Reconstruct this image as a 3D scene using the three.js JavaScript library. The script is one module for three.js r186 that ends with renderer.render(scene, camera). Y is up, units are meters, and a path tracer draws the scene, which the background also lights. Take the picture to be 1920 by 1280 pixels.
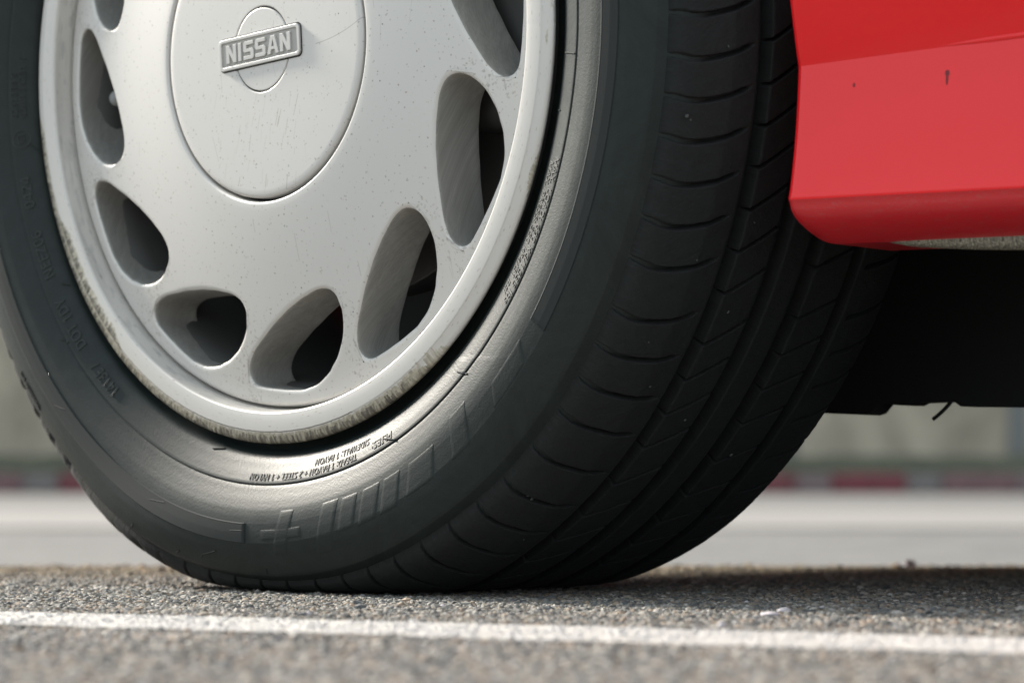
import * as THREE from 'three';
import { mergeGeometries, mergeVertices } from 'three/addons/utils/BufferGeometryUtils.js';
import { RoundedBoxGeometry } from 'three/addons/geometries/RoundedBoxGeometry.js';
import { FontLoader } from 'three/addons/loaders/FontLoader.js';
import { ImprovedNoise } from 'three/addons/math/ImprovedNoise.js';

// ------------------------------------------------------------------ camera
const scene = new THREE.Scene();
const FPX = 6000, PITCH = Math.atan(260 / FPX), CAMH = 0.06;      // long lens lying almost on the ground
const camera = new THREE.PerspectiveCamera(2 * Math.atan(640 / FPX) * 180 / Math.PI, 1920 / 1280, 0.05, 2000);
camera.position.set(0, CAMH, 0);
camera.rotation.set(PITCH, 0, 0);
camera.focus = 1.60;
camera.userData.fStop = camera.getFocalLength() / 1000 / 0.0102;
camera.updateMatrixWorld();

// ------------------------------------------------------------------ sky, sun, exposure
const CAR_YAW = 31.6 * Math.PI / 180;                              // the car points left and away
const FWD = new THREE.Vector3(-Math.cos(CAR_YAW), 0, -Math.sin(CAR_YAW));
const OUT = new THREE.Vector3(-Math.sin(CAR_YAW), 0, Math.cos(CAR_YAW));
const SUN_SIDE = -9 * Math.PI / 180, SUN_EL = 30 * Math.PI / 180;
const sunDir = FWD.clone().multiplyScalar(Math.cos(SUN_SIDE)).addScaledVector(OUT, Math.sin(SUN_SIDE))
  .multiplyScalar(Math.cos(SUN_EL)).add(new THREE.Vector3(0, Math.sin(SUN_EL), 0));
{
  const W = 256, H = 128, d = new Float32Array(W * H * 4);
  for (let j = 0; j < H; j++) for (let i = 0; i < W; i++) {
    const el = ((j + .5) / H - .5) * Math.PI;                       // row 0 is straight down
    const h = Math.max(0, Math.sin(el)), t = Math.pow(1 - h, 2.2), o = (j * W + i) * 4;
    d[o] = .355 + .08 * t; d[o + 1] = .405 + .07 * t; d[o + 2] = .44 + .06 * t; d[o + 3] = 1;
  }
  const sky = new THREE.DataTexture(d, W, H, THREE.RGBAFormat, THREE.FloatType);
  sky.mapping = THREE.EquirectangularReflectionMapping; sky.magFilter = sky.minFilter = THREE.LinearFilter; sky.needsUpdate = true;
  scene.background = sky; scene.environment = sky;
}
const sun = new THREE.DirectionalLight(new THREE.Color().setRGB(1, .93, .83), 4.8);
sun.position.copy(sunDir).multiplyScalar(20); sun.castShadow = true; sun.shadow.radius = 16;
sun.shadow.mapSize.set(4096, 4096);
Object.assign(sun.shadow.camera, { left: -6, right: 6, top: 6, bottom: -6, near: 1, far: 60 });
scene.add(sun, sun.target);
const renderer = new THREE.WebGLRenderer({ antialias: true });
renderer.toneMapping = THREE.LinearToneMapping;
renderer.toneMappingExposure = 2.35;
renderer.shadowMap.enabled = true;

// ------------------------------------------------------------------ helpers
let seed = 12345;
const rnd = () => { seed = (seed + 0x6D2B79F5) | 0; let t = Math.imul(seed ^ (seed >>> 15), 1 | seed); t = (t + Math.imul(t ^ (t >>> 7), 61 | t)) ^ t; return ((t ^ (t >>> 14)) >>> 0) / 4294967296; };
const rr = (a, b) => a + (b - a) * rnd();
const perlin = new ImprovedNoise();
const noise = (x, y, z = 0) => perlin.noise(x, y, z);
const fbm = (x, y, z = 0, n = 4) => { let s = 0, a = .5; for (let i = 0; i < n; i++) { s += a * noise(x, y, z + i * 7.3); x *= 2.03; y *= 2.03; a *= .5; } return s; };
const clamp = (x, a = 0, b = 1) => Math.min(b, Math.max(a, x));
const sstep = (a, b, x) => { const t = clamp((x - a) / (b - a)); return t * t * (3 - 2 * t); };
const lerp = (a, b, t) => a + (b - a) * t;
const RAD = Math.PI / 180;
const lin = (r, g, b) => new THREE.Color().setRGB(r, g, b);
function interp(tab, x) {                                           // piecewise linear through [x, y] pairs
  if (x <= tab[0][0]) return tab[0][1];
  for (let i = 1; i < tab.length; i++) if (x <= tab[i][0]) return lerp(tab[i - 1][1], tab[i][1], (x - tab[i - 1][0]) / (tab[i][0] - tab[i - 1][0]));
  return tab[tab.length - 1][1];
}
// grid of (nu x nv) cells; fn(i, j) -> [x, y, z, u, v]
function gridGeo(nu, nv, fn, closed = false, flip = false) {
  const pos = [], uv = [], idx = [], cols = closed ? nu : nu + 1;
  for (let i = 0; i < cols; i++) for (let j = 0; j <= nv; j++) { const p = fn(i, j); pos.push(p[0], p[1], p[2]); uv.push(p[3] ?? 0, p[4] ?? 0); }
  const id = (i, j) => (closed ? i % nu : i) * (nv + 1) + j;
  for (let i = 0; i < nu; i++) for (let j = 0; j < nv; j++) {
    const a = id(i, j), b = id(i + 1, j), c = id(i + 1, j + 1), d = id(i, j + 1);
    if (flip) idx.push(a, c, b, a, d, c); else idx.push(a, b, c, a, c, d);
  }
  const g = new THREE.BufferGeometry();
  g.setAttribute('position', new THREE.Float32BufferAttribute(pos, 3));
  g.setAttribute('uv', new THREE.Float32BufferAttribute(uv, 2));
  g.setIndex(idx); g.computeVertexNormals(); return g;
}
function mesh(name, geo, mat, parent = scene) {
  const m = new THREE.Mesh(geo, mat); m.name = name; m.castShadow = m.receiveShadow = true; parent.add(m); return m;
}
const taken = {};
const numbered = n => { const k = taken[n] = (taken[n] ?? -1) + 1; return k ? `${n}_${String(k).padStart(3, '0')}` : n; };
function tag(o, label, category, group) { o.userData.label = label; o.userData.category = category; if (group) o.userData.group = group; return o; }
function canvasTex(w, h, draw, srgb = true, rep) {
  const c = document.createElement('canvas'); c.width = w; c.height = h; draw(c.getContext('2d'), w, h);
  const t = new THREE.CanvasTexture(c); if (srgb) t.colorSpace = THREE.SRGBColorSpace;
  t.wrapS = t.wrapT = THREE.RepeatWrapping; if (rep) t.repeat.set(...rep); return t;
}
function dataTex(w, h, fn, srgb = true, rep) {                      // fn(x, y) -> [r, g, b] 0..255
  const d = new Uint8Array(w * h * 4);
  for (let j = 0; j < h; j++) for (let i = 0; i < w; i++) { const c = fn(i, j), o = (j * w + i) * 4; d[o] = clamp(c[0], 0, 255); d[o + 1] = clamp(c[1], 0, 255); d[o + 2] = clamp(c[2], 0, 255); d[o + 3] = 255; }
  const t = new THREE.DataTexture(d, w, h, THREE.RGBAFormat); t.magFilter = THREE.LinearFilter; t.minFilter = THREE.LinearMipmapLinearFilter; t.generateMipmaps = true;
  if (srgb) t.colorSpace = THREE.SRGBColorSpace; t.wrapS = t.wrapT = THREE.RepeatWrapping; if (rep) t.repeat.set(...rep); t.needsUpdate = true; return t;
}
const tile = (x, y, p, f, z = 0, n = 4) => {                        // tileable fbm, period p px
  const a = x / p * 2 * Math.PI, b = y / p * 2 * Math.PI, R = f / (2 * Math.PI);
  return fbm(Math.cos(a) * R + 17 + Math.cos(b) * R * .31, Math.sin(a) * R + Math.cos(b) * R, Math.sin(b) * R + z, n);
};

// ------------------------------------------------------------------ materials
const grainTex = (base, amp, f, s = 256) => dataTex(s, s, (i, j) => { const n = 1 + amp * (tile(i, j, s, f) * 1.2 + .35 * (rnd() - .5)); return base.map(c => c * n); });
const M = {};
M.sidewall = new THREE.MeshPhysicalMaterial({ color: lin(.021, .030, .030), roughness: .5, ior: 1.33 });
M.tread = new THREE.MeshStandardMaterial({ color: lin(.018, .025, .0265), roughness: .85 });
M.darkRubber = new THREE.MeshStandardMaterial({ color: lin(.013, .018, .019), roughness: .85 });
M.letter = new THREE.MeshStandardMaterial({ color: lin(.020, .025, .025), roughness: .6 });
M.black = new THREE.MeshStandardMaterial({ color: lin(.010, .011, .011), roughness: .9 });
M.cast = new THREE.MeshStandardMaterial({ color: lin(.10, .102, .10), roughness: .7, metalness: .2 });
M.steel = new THREE.MeshStandardMaterial({ color: lin(.22, .215, .21), roughness: .55, metalness: .6 });
M.red = new THREE.MeshPhysicalMaterial({ color: lin(.86, .014, .019), roughness: .5, specularIntensity: .15, clearcoat: 1, clearcoatRoughness: .06 });
M.glass = new THREE.MeshPhysicalMaterial({ color: lin(.02, .025, .025), roughness: .05 });

// ------------------------------------------------------------------ ground profile
const groundH = d => {                                              // height along the view: level tarmac, then a crown that falls away
  const d0 = 1.75, a = .0155;
  if (d < d0) return 0;
  if (d < 3.4) return -a * (d - d0) ** 2;
  const h1 = -a * (3.4 - d0) ** 2, s1 = 2 * a * (3.4 - d0);
  const L = (-.12 - h1) / -s1 * 2;                                  // ease out to -0.12
  const t = Math.min(1, (d - 3.4) / L);
  return h1 - s1 * L * (t - t * t / 2);
};

// ------------------------------------------------------------------ the setting
const LINE_A = [-.2313, 1.446], LINE_B = [.192, 1.2];               // far edge of the painted line on the ground (x, depth)
const LD = (() => { const dx = LINE_B[0] - LINE_A[0], dd = LINE_B[1] - LINE_A[1], l = Math.hypot(dx, dd); return [dx / l, dd / l]; })();
const acrossLine = (x, d) => (x - LINE_A[0]) * LD[1] - (d - LINE_A[1]) * LD[0];   // metres from the far edge towards the camera
const alongLine = (x, d) => (x - LINE_A[0]) * LD[0] + (d - LINE_A[1]) * LD[1];
const inPaint = (x, d, soft = 0) => {
  const q = acrossLine(x, d), s = alongLine(x, d);
  const e0 = .005 * noise(s * 23, 3.1) + .004 * noise(s * 90, 8.2), e1 = .005 * noise(s * 19, 13.7) + .004 * noise(s * 80, 1.2);
  return q > e0 - soft && q < .1 + e1 + soft;
};
{
  const tar = dataTex(512, 512, (i, j) => {
    const n = tile(i, j, 512, 40), m = tile(i, j, 512, 6, 40), r = rnd();
    const k = 1 + .5 * n + .3 * m + .5 * (r - .5);
    const w = tile(i, j, 512, 25, 90) * 14;
    return [86 * k + w, 84 * k, 79 * k - w];
  }, true);
  const bump = dataTex(512, 512, (i, j) => { const v = 128 + 150 * tile(i, j, 512, 60, 5) + 70 * (rnd() - .5); return [v, v, v]; }, false);
  const m = new THREE.MeshStandardMaterial({ map: tar, bumpMap: bump, bumpScale: .002, roughness: .95 });
  const xs = 48, ds = 150;
  const g = gridGeo(xs, ds, (i, j) => {
    const x = lerp(-7, 7, i / xs), d = j < 30 ? lerp(-5, .8, j / 30) : lerp(.8, 6.6, (j - 30) / (ds - 30));
    return [x, groundH(d), -d, x / .25, d / .25];
  });
  const road = mesh('tarmac', g, m); road.userData.kind = 'structure';

  const conc = dataTex(512, 512, (i, j) => {
    const k = 1 + .34 * tile(i, j, 512, 30) + .30 * tile(i, j, 512, 7, 50) + .16 * (rnd() - .5);
    return [89 * k, 87.5 * k, 86 * k];
  }, true);
  const cm = new THREE.MeshStandardMaterial({ map: conc, roughness: .95 });
  const far = mesh('concrete_ground', gridGeo(40, 60, (i, j) => {
    const x = lerp(-260, 260, i / 40), d = 6.0 + 500 * (j / 60) ** 3; return [x, -.119, -d, x / 1.6, d / 1.6];
  }), cm); far.userData.kind = 'structure';
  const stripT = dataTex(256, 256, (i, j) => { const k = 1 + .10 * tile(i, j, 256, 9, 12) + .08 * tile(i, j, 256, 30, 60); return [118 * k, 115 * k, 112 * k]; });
  const pale = mesh('pale_strip', gridGeo(40, 8, (i, j) => {
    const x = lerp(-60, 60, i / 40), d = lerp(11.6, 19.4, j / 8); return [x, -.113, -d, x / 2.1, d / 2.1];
  }), new THREE.MeshStandardMaterial({ map: stripT, roughness: .9 })); pale.userData.kind = 'structure';  // strip of ground paler than the concrete around it

  // painted line: a sheet with ragged edges following the tarmac
  const N = 420;
  const lineG = gridGeo(N, 3, (i, j) => {
    const s = lerp(-1.1, 1.9, i / N);
    const e0 = .005 * noise(s * 23, 3.1) + .004 * noise(s * 90, 8.2), e1 = .1 + .005 * noise(s * 19, 13.7) + .004 * noise(s * 80, 1.2);
    const q = lerp(e0, e1, j / 3);                                  // distance towards the camera from the far edge
    const x = LINE_A[0] + LD[0] * s + LD[1] * q, d = LINE_A[1] + LD[1] * s - LD[0] * q;
    return [x, groundH(d) + .0010, -d, s / .2, q / .2];
  }, false, true);
  M.paint = new THREE.MeshStandardMaterial({ color: lin(.52, .51, .50), roughness: .8, map: dataTex(256, 256, (i, j) => { const k = 225 + 60 * tile(i, j, 256, 14) + 40 * tile(i, j, 256, 40, 9); return [k, k, k * .985]; }) });
  const line = mesh('painted_line', lineG, M.paint); line.userData.kind = 'structure';

  // the stones of the tarmac: countless, so stuff
  const sg = []; for (let v = 0; v < 1; v++) { const g2 = new THREE.IcosahedronGeometry(1, 0); const p = g2.attributes.position;
    for (let i = 0; i < p.count; i++) { const x = p.getX(i), y = p.getY(i), z = p.getZ(i), k = 1 + .5 * noise(x * 1.7 + 5, y * 1.7, z * 1.7); p.setXYZ(i, x * k, y * k, z * k); } g2.computeVertexNormals(); sg.push(g2); }
  const bare = [], painted = [];
  const pals = [[.20, .195, .18], [.15, .15, .145], [.10, .105, .11], [.30, .28, .25], [.24, .21, .17], [.17, .165, .15], [.36, .34, .31], [.26, .20, .15], [.12, .12, .115]];
  const put = (n, d0, d1, hw0, hw1, r0, r1) => {
    for (let k = 0; k < n; k++) {
      const d = lerp(d0, d1, Math.sqrt(lerp((hw0 / hw1) ** 2, 1, rnd())) * hw1 / (hw1 - hw0 + 1e-9) - hw0 / (hw1 - hw0 + 1e-9)), hw = lerp(hw0, hw1, (d - d0) / (d1 - d0));
      const x = rr(-hw, hw), r = lerp(r0, r1, Math.pow(rnd(), 2.2));
      if (Math.abs(x) / hw > .86 + .14 * rnd() + .06 * noise(x * 7, d * 7)) continue;
      const pt = inPaint(x, d);
      (pt ? painted : bare).push([x, d, r, pt]);
    }
  };
  put(110000, .80, 1.36, .24, .36, .0007, .0020); put(470000, 1.36, 2.85, .36, .62, .0005, .0019); put(24000, 1.0, 2.85, .26, .58, .0014, .0028); put(3500, 2.25, 2.85, .48, .58, .002, .0042);
  const makeStones = (name, list, mat, cols) => {
    const im = new THREE.InstancedMesh(sg[0], mat, list.length), o = new THREE.Object3D(), c = new THREE.Color();
    list.forEach(([x, d, r], i) => {
      o.position.set(x, groundH(d) + (cols ? -.08 : .0006 / r - .25) * r + rr(-.35, .22) * r, -d); o.rotation.set(rr(-.5, .5), rr(0, 6.3), rr(-.5, .5));
      o.scale.set(r * rr(.8, 1.4), r * rr(.5, .9), r * rr(.8, 1.4)); o.updateMatrix(); im.setMatrixAt(i, o.matrix);
      if (cols) { const p = cols[Math.floor(rnd() * cols.length)], k = rr(.55, 1.4); const mo = sstep(1.9, 2.3, list[i][1] + .25 * noise(list[i][0] * 9, list[i][1] * 9)) * .8; c.setRGB(p[0] * k * lerp(1, .98, mo), p[1] * k * lerp(1, .86, mo), p[2] * k * lerp(1, .55, mo)); im.setColorAt(i, c); }
    });
    im.name = name; im.userData.kind = 'stuff'; im.castShadow = im.receiveShadow = true; scene.add(im); return im;
  };
  const st = makeStones('tarmac_stones', bare, new THREE.MeshStandardMaterial({ color: lin(1, 1, 1), roughness: .85 }), pals);
  st.userData.label = 'fine grey and tan stones of the worn tarmac';
  const ps = makeStones('paint_covered_stones', painted, new THREE.MeshStandardMaterial({ color: lin(.45, .44, .43), roughness: .8 }), null);
  ps.userData.label = 'stones coated by the white painted line';
}
{ // kerb blocks far behind
  const kerb = new THREE.Group(); kerb.name = 'kerb'; kerb.userData.kind = 'structure'; scene.add(kerb); kerb.position.set(0, -.12, -43);
  const worn = (c, s) => new THREE.MeshStandardMaterial({ roughness: .85, map: dataTex(64, 64, (i, j) => { const k = 1 + .5 * tile(i, j, 64, 7, s); return c.map(v => v * k); }) });
  const reds = [worn([126, 68, 74], 1), worn([126, 98, 100], 2), worn([122, 72, 76], 3)], whites = [worn([126, 120, 118], 4), worn([128, 112, 112], 5)];
  const gr = new RoundedBoxGeometry(.99, .26, .32, 2, .03), gw = new RoundedBoxGeometry(.47, .26, .32, 2, .03);
  let x = -13.2 - .28;
  for (let k = 0; k < 36; k++) {
    const r = k % 2 === 0, b = mesh(numbered('kerb_block'), r ? gr : gw, r ? reds[k / 2 % 3 | 0] : whites[(k >> 1) % 2], kerb);
    b.position.set(x + (r ? .5 : .24), .14, 0); x += r ? 1.0 : .48;
  }
}
{ // low hedge and wall behind the kerb
  const hg = gridGeo(300, 24, (i, j) => {
    const x = lerp(-30, 30, i / 300), t = j / 24 * Math.PI, n = fbm(x * 1.7, t * 1.5, 3), n2 = noise(x * 9, t * 6, 1) * .05;
    const r = 1 + .25 * n + n2; return [x, -.12 + Math.sin(t) * .52 * r, -44.6 - Math.cos(t) * -.45 * r - .2, x, t];
  });
  const h = mesh('clipped_hedge', hg, new THREE.MeshStandardMaterial({ roughness: 1, map: dataTex(128, 128, (i, j) => { const k = 1 + .9 * tile(i, j, 128, 20) + .4 * (rnd() - .5); return [84 * k, 86 * k, 72 * k]; }) }));
  tag(h, 'low dark clipped hedge running along the foot of the grey wall', 'hedge');
  const wall = new THREE.Group(); wall.name = 'concrete_wall'; wall.position.set(0, -.12, -47); scene.add(wall);
  tag(wall, 'weathered grey-green concrete panel wall behind the red and white kerb', 'wall');
  const pm = [1, 2, 3].map(s => new THREE.MeshStandardMaterial({ roughness: .95, map: dataTex(256, 256, (i, j) => {
    const k = 1 + .28 * tile(i, j, 256, 5, s * 9) + .16 * tile(i, j, 256, 22, s * 5); return [172 * k, 163 * k, 146 * k]; }) }));
  const pg = new RoundedBoxGeometry(3.16, 5.6, .3, 1, .03), post = new THREE.BoxGeometry(.26, 5.7, .38);
  const postM = new THREE.MeshStandardMaterial({ color: lin(.20, .21, .205), roughness: .95 });
  for (let k = 0; k < 18; k++) {
    const x = -30 + k * 3.4; const p = mesh(numbered('wall_panel'), pg, pm[(k * 7) % 3], wall); p.position.set(x + 1.73, 2.8, 0);
    mesh(numbered('wall_post'), post, postM, wall).position.set(x, 2.85, .02);
  }
}
{ // loose pale pebbles on the tarmac, found by where they lie
  const onGround = (px, py) => { let d = 360 / (py - 900); for (let k = 0; k < 12; k++) d = FPX * (CAMH - groundH(d)) / (py - 900); return [(px - 960) / FPX * d, d]; };
  const pmats = [lin(.50, .47, .50), lin(.36, .35, .34), lin(.20, .23, .24)].map(c => new THREE.MeshStandardMaterial({ color: c, roughness: .7 }));
  const list = [[1443, 1156, 34, 12, 0, 'long white pebble lying beside a second pale pebble behind the painted line'], [1470, 1150, 26, 14, 0, 'lavender-white pebble touching the long white pebble'],
    [1353, 1178, 16, 15, 0, 'small round white pebble close to the painted line'], [1380, 1172, 13, 12, 1, 'small grey-white pebble next to the round white one'],
    [1322, 1113, 22, 8, 2, 'flat bluish chip in the shadow behind the tyre'], [1400, 1130, 10, 6, 0, 'tiny white pebble at the edge of the car shadow'],
    [1668, 1118, 12, 9, 1, 'round pale pebble in the shadow under the sill'], [1610, 1108, 9, 6, 1, 'tiny grey pebble deep in the shadow under the sill'],
    [1541, 1141, 9, 8, 0, 'tiny white pebble on the lit tarmac below the sill'], [830, 1139, 10, 8, 0, 'small white pebble in front of the tyre contact patch'],
    [580, 1154, 10, 10, 0, 'single white pebble just behind the painted line'], [1704, 1066, 24, 20, 0, 'white pebble alone on the crest of the tarmac behind the car'],
    [1690, 1135, 14, 6, 2, 'flat dark chip along the shadow edge under the sill'], [680, 1119, 10, 7, 1, 'tiny pebble tucked under the tyre edge']];
  list.forEach(([px, py, w, h, mi, label]) => {
    const [x, d] = onGround(px, py), k = d / FPX / 2, g = new THREE.IcosahedronGeometry(1, 3), p = g.attributes.position, s = rr(0, 50);
    for (let i = 0; i < p.count; i++) { const a = p.getX(i), b = p.getY(i), c = p.getZ(i), q = 1 + .3 * noise(a * 1.3 + s, b * 1.3, c * 1.3) + .06 * noise(a * 5 + s, b * 5, c * 5); p.setXYZ(i, a * q * w * k, b * q * h * k, c * q * w * k * .8); }
    const gm = mergeVertices(g.deleteAttribute('normal') && g); gm.computeVertexNormals();
    const m = mesh(numbered('pebble'), gm, pmats[mi]); m.position.set(x, groundH(d) + h * k * .75, -d); m.rotation.y = rr(-.4, .4);
    tag(m, label, 'pebble', 'loose pebbles on the tarmac');
  });
}

// ------------------------------------------------------------------ car frame: x rearwards, y up, z outboard, origin under the front wheel
const WC = (() => { const s = Math.sin(PITCH), c = Math.cos(PITCH), X = -.12796, Y = -.15418, Z = 1.6927; return new THREE.Vector3(X, CAMH - Y * c + Z * s, -Y * s - Z * c); })();
const camVec = (x, y, z) => { const s = Math.sin(PITCH), c = Math.cos(PITCH); return new THREE.Vector3(x, -y * c + z * s, -y * s - z * c); };
const car = new THREE.Group(); car.name = 'red_car'; scene.add(car);
car.position.set(WC.x, 0, WC.z); car.rotation.y = -CAR_YAW; car.updateMatrixWorld();
tag(car, 'red car with a silver twelve-hole front wheel turned beside its sill', 'car');
const wheel = new THREE.Group(); wheel.name = 'wheel'; car.add(wheel);
{
  const n = camVec(-.71111, -.01551, -.70291).normalize(), u = camVec(.70299, 0, -.7112).normalize(), v = new THREE.Vector3().crossVectors(n, u).normalize();
  u.crossVectors(v, n);
  const w = new THREE.Matrix4().makeBasis(u, v, n).setPosition(WC);
  const l = car.matrixWorld.clone().invert().multiply(w); l.decompose(wheel.position, wheel.quaternion, wheel.scale); wheel.scale.set(1, 1, 1);
  wheel.updateMatrixWorld(true);
}
const wheelW = wheel.matrixWorld.clone(), wheelI = wheelW.clone().invert();
// the loaded tyre: flat on the ground and bulging a little above it
const tmpV = new THREE.Vector3();
function press(g) {
  const p = g.attributes.position;
  for (let i = 0; i < p.count; i++) {
    tmpV.fromBufferAttribute(p, i); const z = tmpV.z; tmpV.applyMatrix4(wheelW);
    const y = tmpV.y; if (y > .12) continue;
    tmpV.y = .5 * (y + Math.sqrt(y * y + .007 * .007)) + .0002;
    tmpV.applyMatrix4(wheelI);
    const b = .0045 * Math.exp(-(((y - .028) / .03) ** 2)); tmpV.z += b * clamp((z + .0965) / .09, -1, 1);
    p.setXYZ(i, tmpV.x, tmpV.y, tmpV.z);
  }
  return g;
}
const finish = g => { press(g); g.computeVertexNormals(); return g; };

// ---- tyre
const SIDE = [[.2005, -.0140], [.2080, -.0132], [.2120, -.0106], [.2136, -.0064], [.2150, -.0036], [.2180, -.0016], [.2245, .0015], [.2296, .0035], [.2300, .0031], [.2303, .0028], [.2306, .0031], [.2310, .0035],
  [.2380, .0059], [.2430, .0073], [.2470, .0079], [.2504, .0081], [.2508, .0081], [.2560, .0080], [.2606, .0077], [.2610, .0077], [.2660, .0066], [.2720, .0045], [.2770, .0022], [.2790, .0012], [.2795, .0004], [.2818, -.0032], [.2822, -.0046], [.2860, -.0062], [.2895, -.0090], [.2925, -.0150]];
const sideA = r => interp(SIDE, r);
const CP = -.0965;                                                   // centre plane of the tyre
const TREAD_R = a => .3022 - .0000 - 1.1 * Math.pow(Math.abs(a - CP) / .1, 2) * .0022 - .006 * Math.pow(clamp((Math.abs(a - CP) - .062) / .03), 2.2);
const BAND = th => { const t = ((th / RAD % 360) + 360) % 360; return t > 269.6 && t < 325 ? 0 : 1; };   // the knurled band stops either side of the big letters
const THS = (() => { const o = []; for (let t = -108; t < 14; t += .10) o.push(t); for (let t = 14; t < 252; t += .7) o.push(t); return o.map(t => t * RAD); })();
{
  // sidewall, both sides and the hidden carcass in between
  const raw = [];
  for (let i = 0; i < SIDE.length; i++) {
    raw.push(SIDE[i]);
    if (i + 1 < SIDE.length) { const [r0, a0] = SIDE[i], [r1, a1] = SIDE[i + 1], m = Math.round((r1 - r0) / .0016); for (let k = 1; k < m; k++) raw.push([lerp(r0, r1, k / m), lerp(a0, a1, k / m)]); }
  }
  const thin = [[.2005, -.0140], [.2150, -.0036], [.2304, .0038], [.2504, .0081], [.2606, .0077], [.2720, .0045], [.2818, -.0032], [.2895, -.0090], [.2925, -.0150]];
  const prof = [...raw, [.2938, -.022], [.2940, -.045], [.2945, CP], [.2940, 2 * CP + .045], [.2938, 2 * CP + .022], ...thin.slice().reverse().map(([r, a]) => [r, 2 * CP - a])];
  const TH = []; for (let t = -180; t < 180; t += .4) TH.push(t * RAD);
  TH.push(-90.39 * RAD, -90.3 * RAD, -35.01 * RAD, -34.92 * RAD); TH.sort((a, b) => a - b);
  const g = gridGeo(TH.length, prof.length - 1, (i, j) => {
    const th = TH[i], [r, a] = prof[j]; let z = a;
    return [r * Math.cos(th), r * Math.sin(th), z, th * .25 / .1, r / .1];
  }, true);
  const rub = dataTex(512, 512, (i, j) => { const k = 215 * (1 + .16 * tile(i, j, 512, 12) + .10 * tile(i, j, 512, 60, 3) + .10 * (rnd() - .5)); return [k, k, k * .985]; }, true);
  const rbump = dataTex(512, 512, (i, j) => { const k = 128 + 80 * tile(i, j, 512, 90, 3) + 60 * (rnd() - .5); return [k, k, k]; }, false);
  M.sidewall.map = rub; M.sidewall.bumpMap = rbump; M.sidewall.bumpScale = .00015;
  M.sidewall.roughnessMap = dataTex(512, 512, (i, j) => { const k = 205 * (1 + .10 * tile(i, j, 512, 9, 21) + .12 * tile(i, j, 512, 45, 33)); return [k, k, k]; }, false); M.sidewall.roughness = .565;
  mesh('tyre_sidewall', finish(g), M.sidewall, wheel);

  // raised knurled band with fine concentric ridges, open between the letters
  const arcs = [[-34.95, 269.65]];
  const bp = []; const r0 = .2503, r1 = .2612, K = 26;
  bp.push([r0, -.0006], [r0 + .0001, .0005]);
  for (let k = 0; k <= K; k++) { const r = lerp(r0 + .0006, r1 - .0006, k / K); bp.push([r, .0005 - (k % 2 ? .00018 : 0)]); }
  bp.push([r1 - .0001, .0004], [r1, -.0006]);
  for (const [a0, a1] of arcs) {
    const n = 520, gb = gridGeo(n + 2, bp.length - 1, (i, j) => {
      const cap = i === 0 || i === n + 2, th = lerp(a0, a1, clamp((i - 1) / n)) * RAD, [r, h] = bp[j];
      return [r * Math.cos(th), r * Math.sin(th), sideA(r) + (cap ? -.0006 : h), th * 2.5, r / .1];
    });
    mesh('knurled_band', finish(gb), M.darkRubber, wheel);
  }

  // tread ribs with circumferential grooves between them
  const slotsVis = [4, -.4, -4.4, -8.2, -12, -16, -20, -24.1, -29.4, -33.4, -37.4, -41.6, -46.6, -51.6, -56, -60.4, -65, -69.4, -73.8, -78, -82.4, -87, -91.3, -95.5, -99.8, -104];
  const slots = [...slotsVis]; for (let t = 8.2; t < 252; t += 4.13) slots.push(t);
  const near = th => { const t = th / RAD; let b = 1e9; for (const s of slots) { const q = s - t; if (Math.abs(q) < Math.abs(b)) b = q; } return b; };   // degrees to the nearest slot
  const slotNear = (th, off) => { const t = th / RAD - off; let b = 1e9; for (const s of slots) { const q = Math.abs(s - t); if (q < b) b = q; } return b * RAD * .3; };
  const ribs = [
    { a0: -.0040, a1: -.0475, cut: (th, a) => { const x = -a * 1000; if (x > 43 || x < 3) return 0; const up = th / RAD > -26 ? 1.9 : lerp(1.9, .25, sstep(-26, -40, th / RAD)); const off = .35 * Math.exp(-(((x - 3) / 6) ** 2)) + up * Math.pow(clamp((x - 10) / 33), 1.5);
      const w = .0011 * Math.min(1, (43 - x) / 6 + .25, (x - 1) / 6 + .35); return (1 - sstep(w * .75, w * 1.35, slotNear(th, off))) * .0042 * Math.min(1, (43 - x) / 3 + .2); } },
    { a0: -.0560, a1: -.0805, cut: (th, a) => { const x = (-a - .056) / .0245; const off = -1.6 + 2.4 * x + .5 * x * x; return (1 - sstep(.0006, .0011, slotNear(th, off))) * .006; } },
    { a0: -.0900, a1: -.1065, cut: () => 0 },
    { a0: -.1165, a1: -.1425, cut: (th, a) => { const x = (-a - .1165) / .026; const off = 1.4 + 2.3 * x; return (1 - sstep(.0006, .0011, slotNear(th, off))) * .005; } },
    { a0: -.1505, a1: -.1890, cut: (th, a) => { const x = (-a - .1505) / .0385; if (x < .12) return 0; return (1 - sstep(.0007, .0014, slotNear(th, 1.5 + 1.6 * x))) * .005; } },
  ];
  M.tread.map = dataTex(256, 256, (i, j) => { const k = 200 * (1 + .22 * tile(i, j, 256, 16) + .3 * tile(i, j, 256, 70, 6) + .35 * (rnd() - .5)); return rnd() < .0022 ? [255, 255, 255] : [k * .72, k * .72, k * .72]; });
  M.tread.bumpMap = dataTex(256, 256, (i, j) => { const k = 128 + 110 * tile(i, j, 256, 64, 6) + 60 * (rnd() - .5); return [k, k, k]; }, false); M.tread.bumpScale = .0004;
  const nz = (th, a) => .00018 * noise(th * 60, a * 200, 2) + .00012 * noise(th * 220, a * 700, 7);
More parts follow.
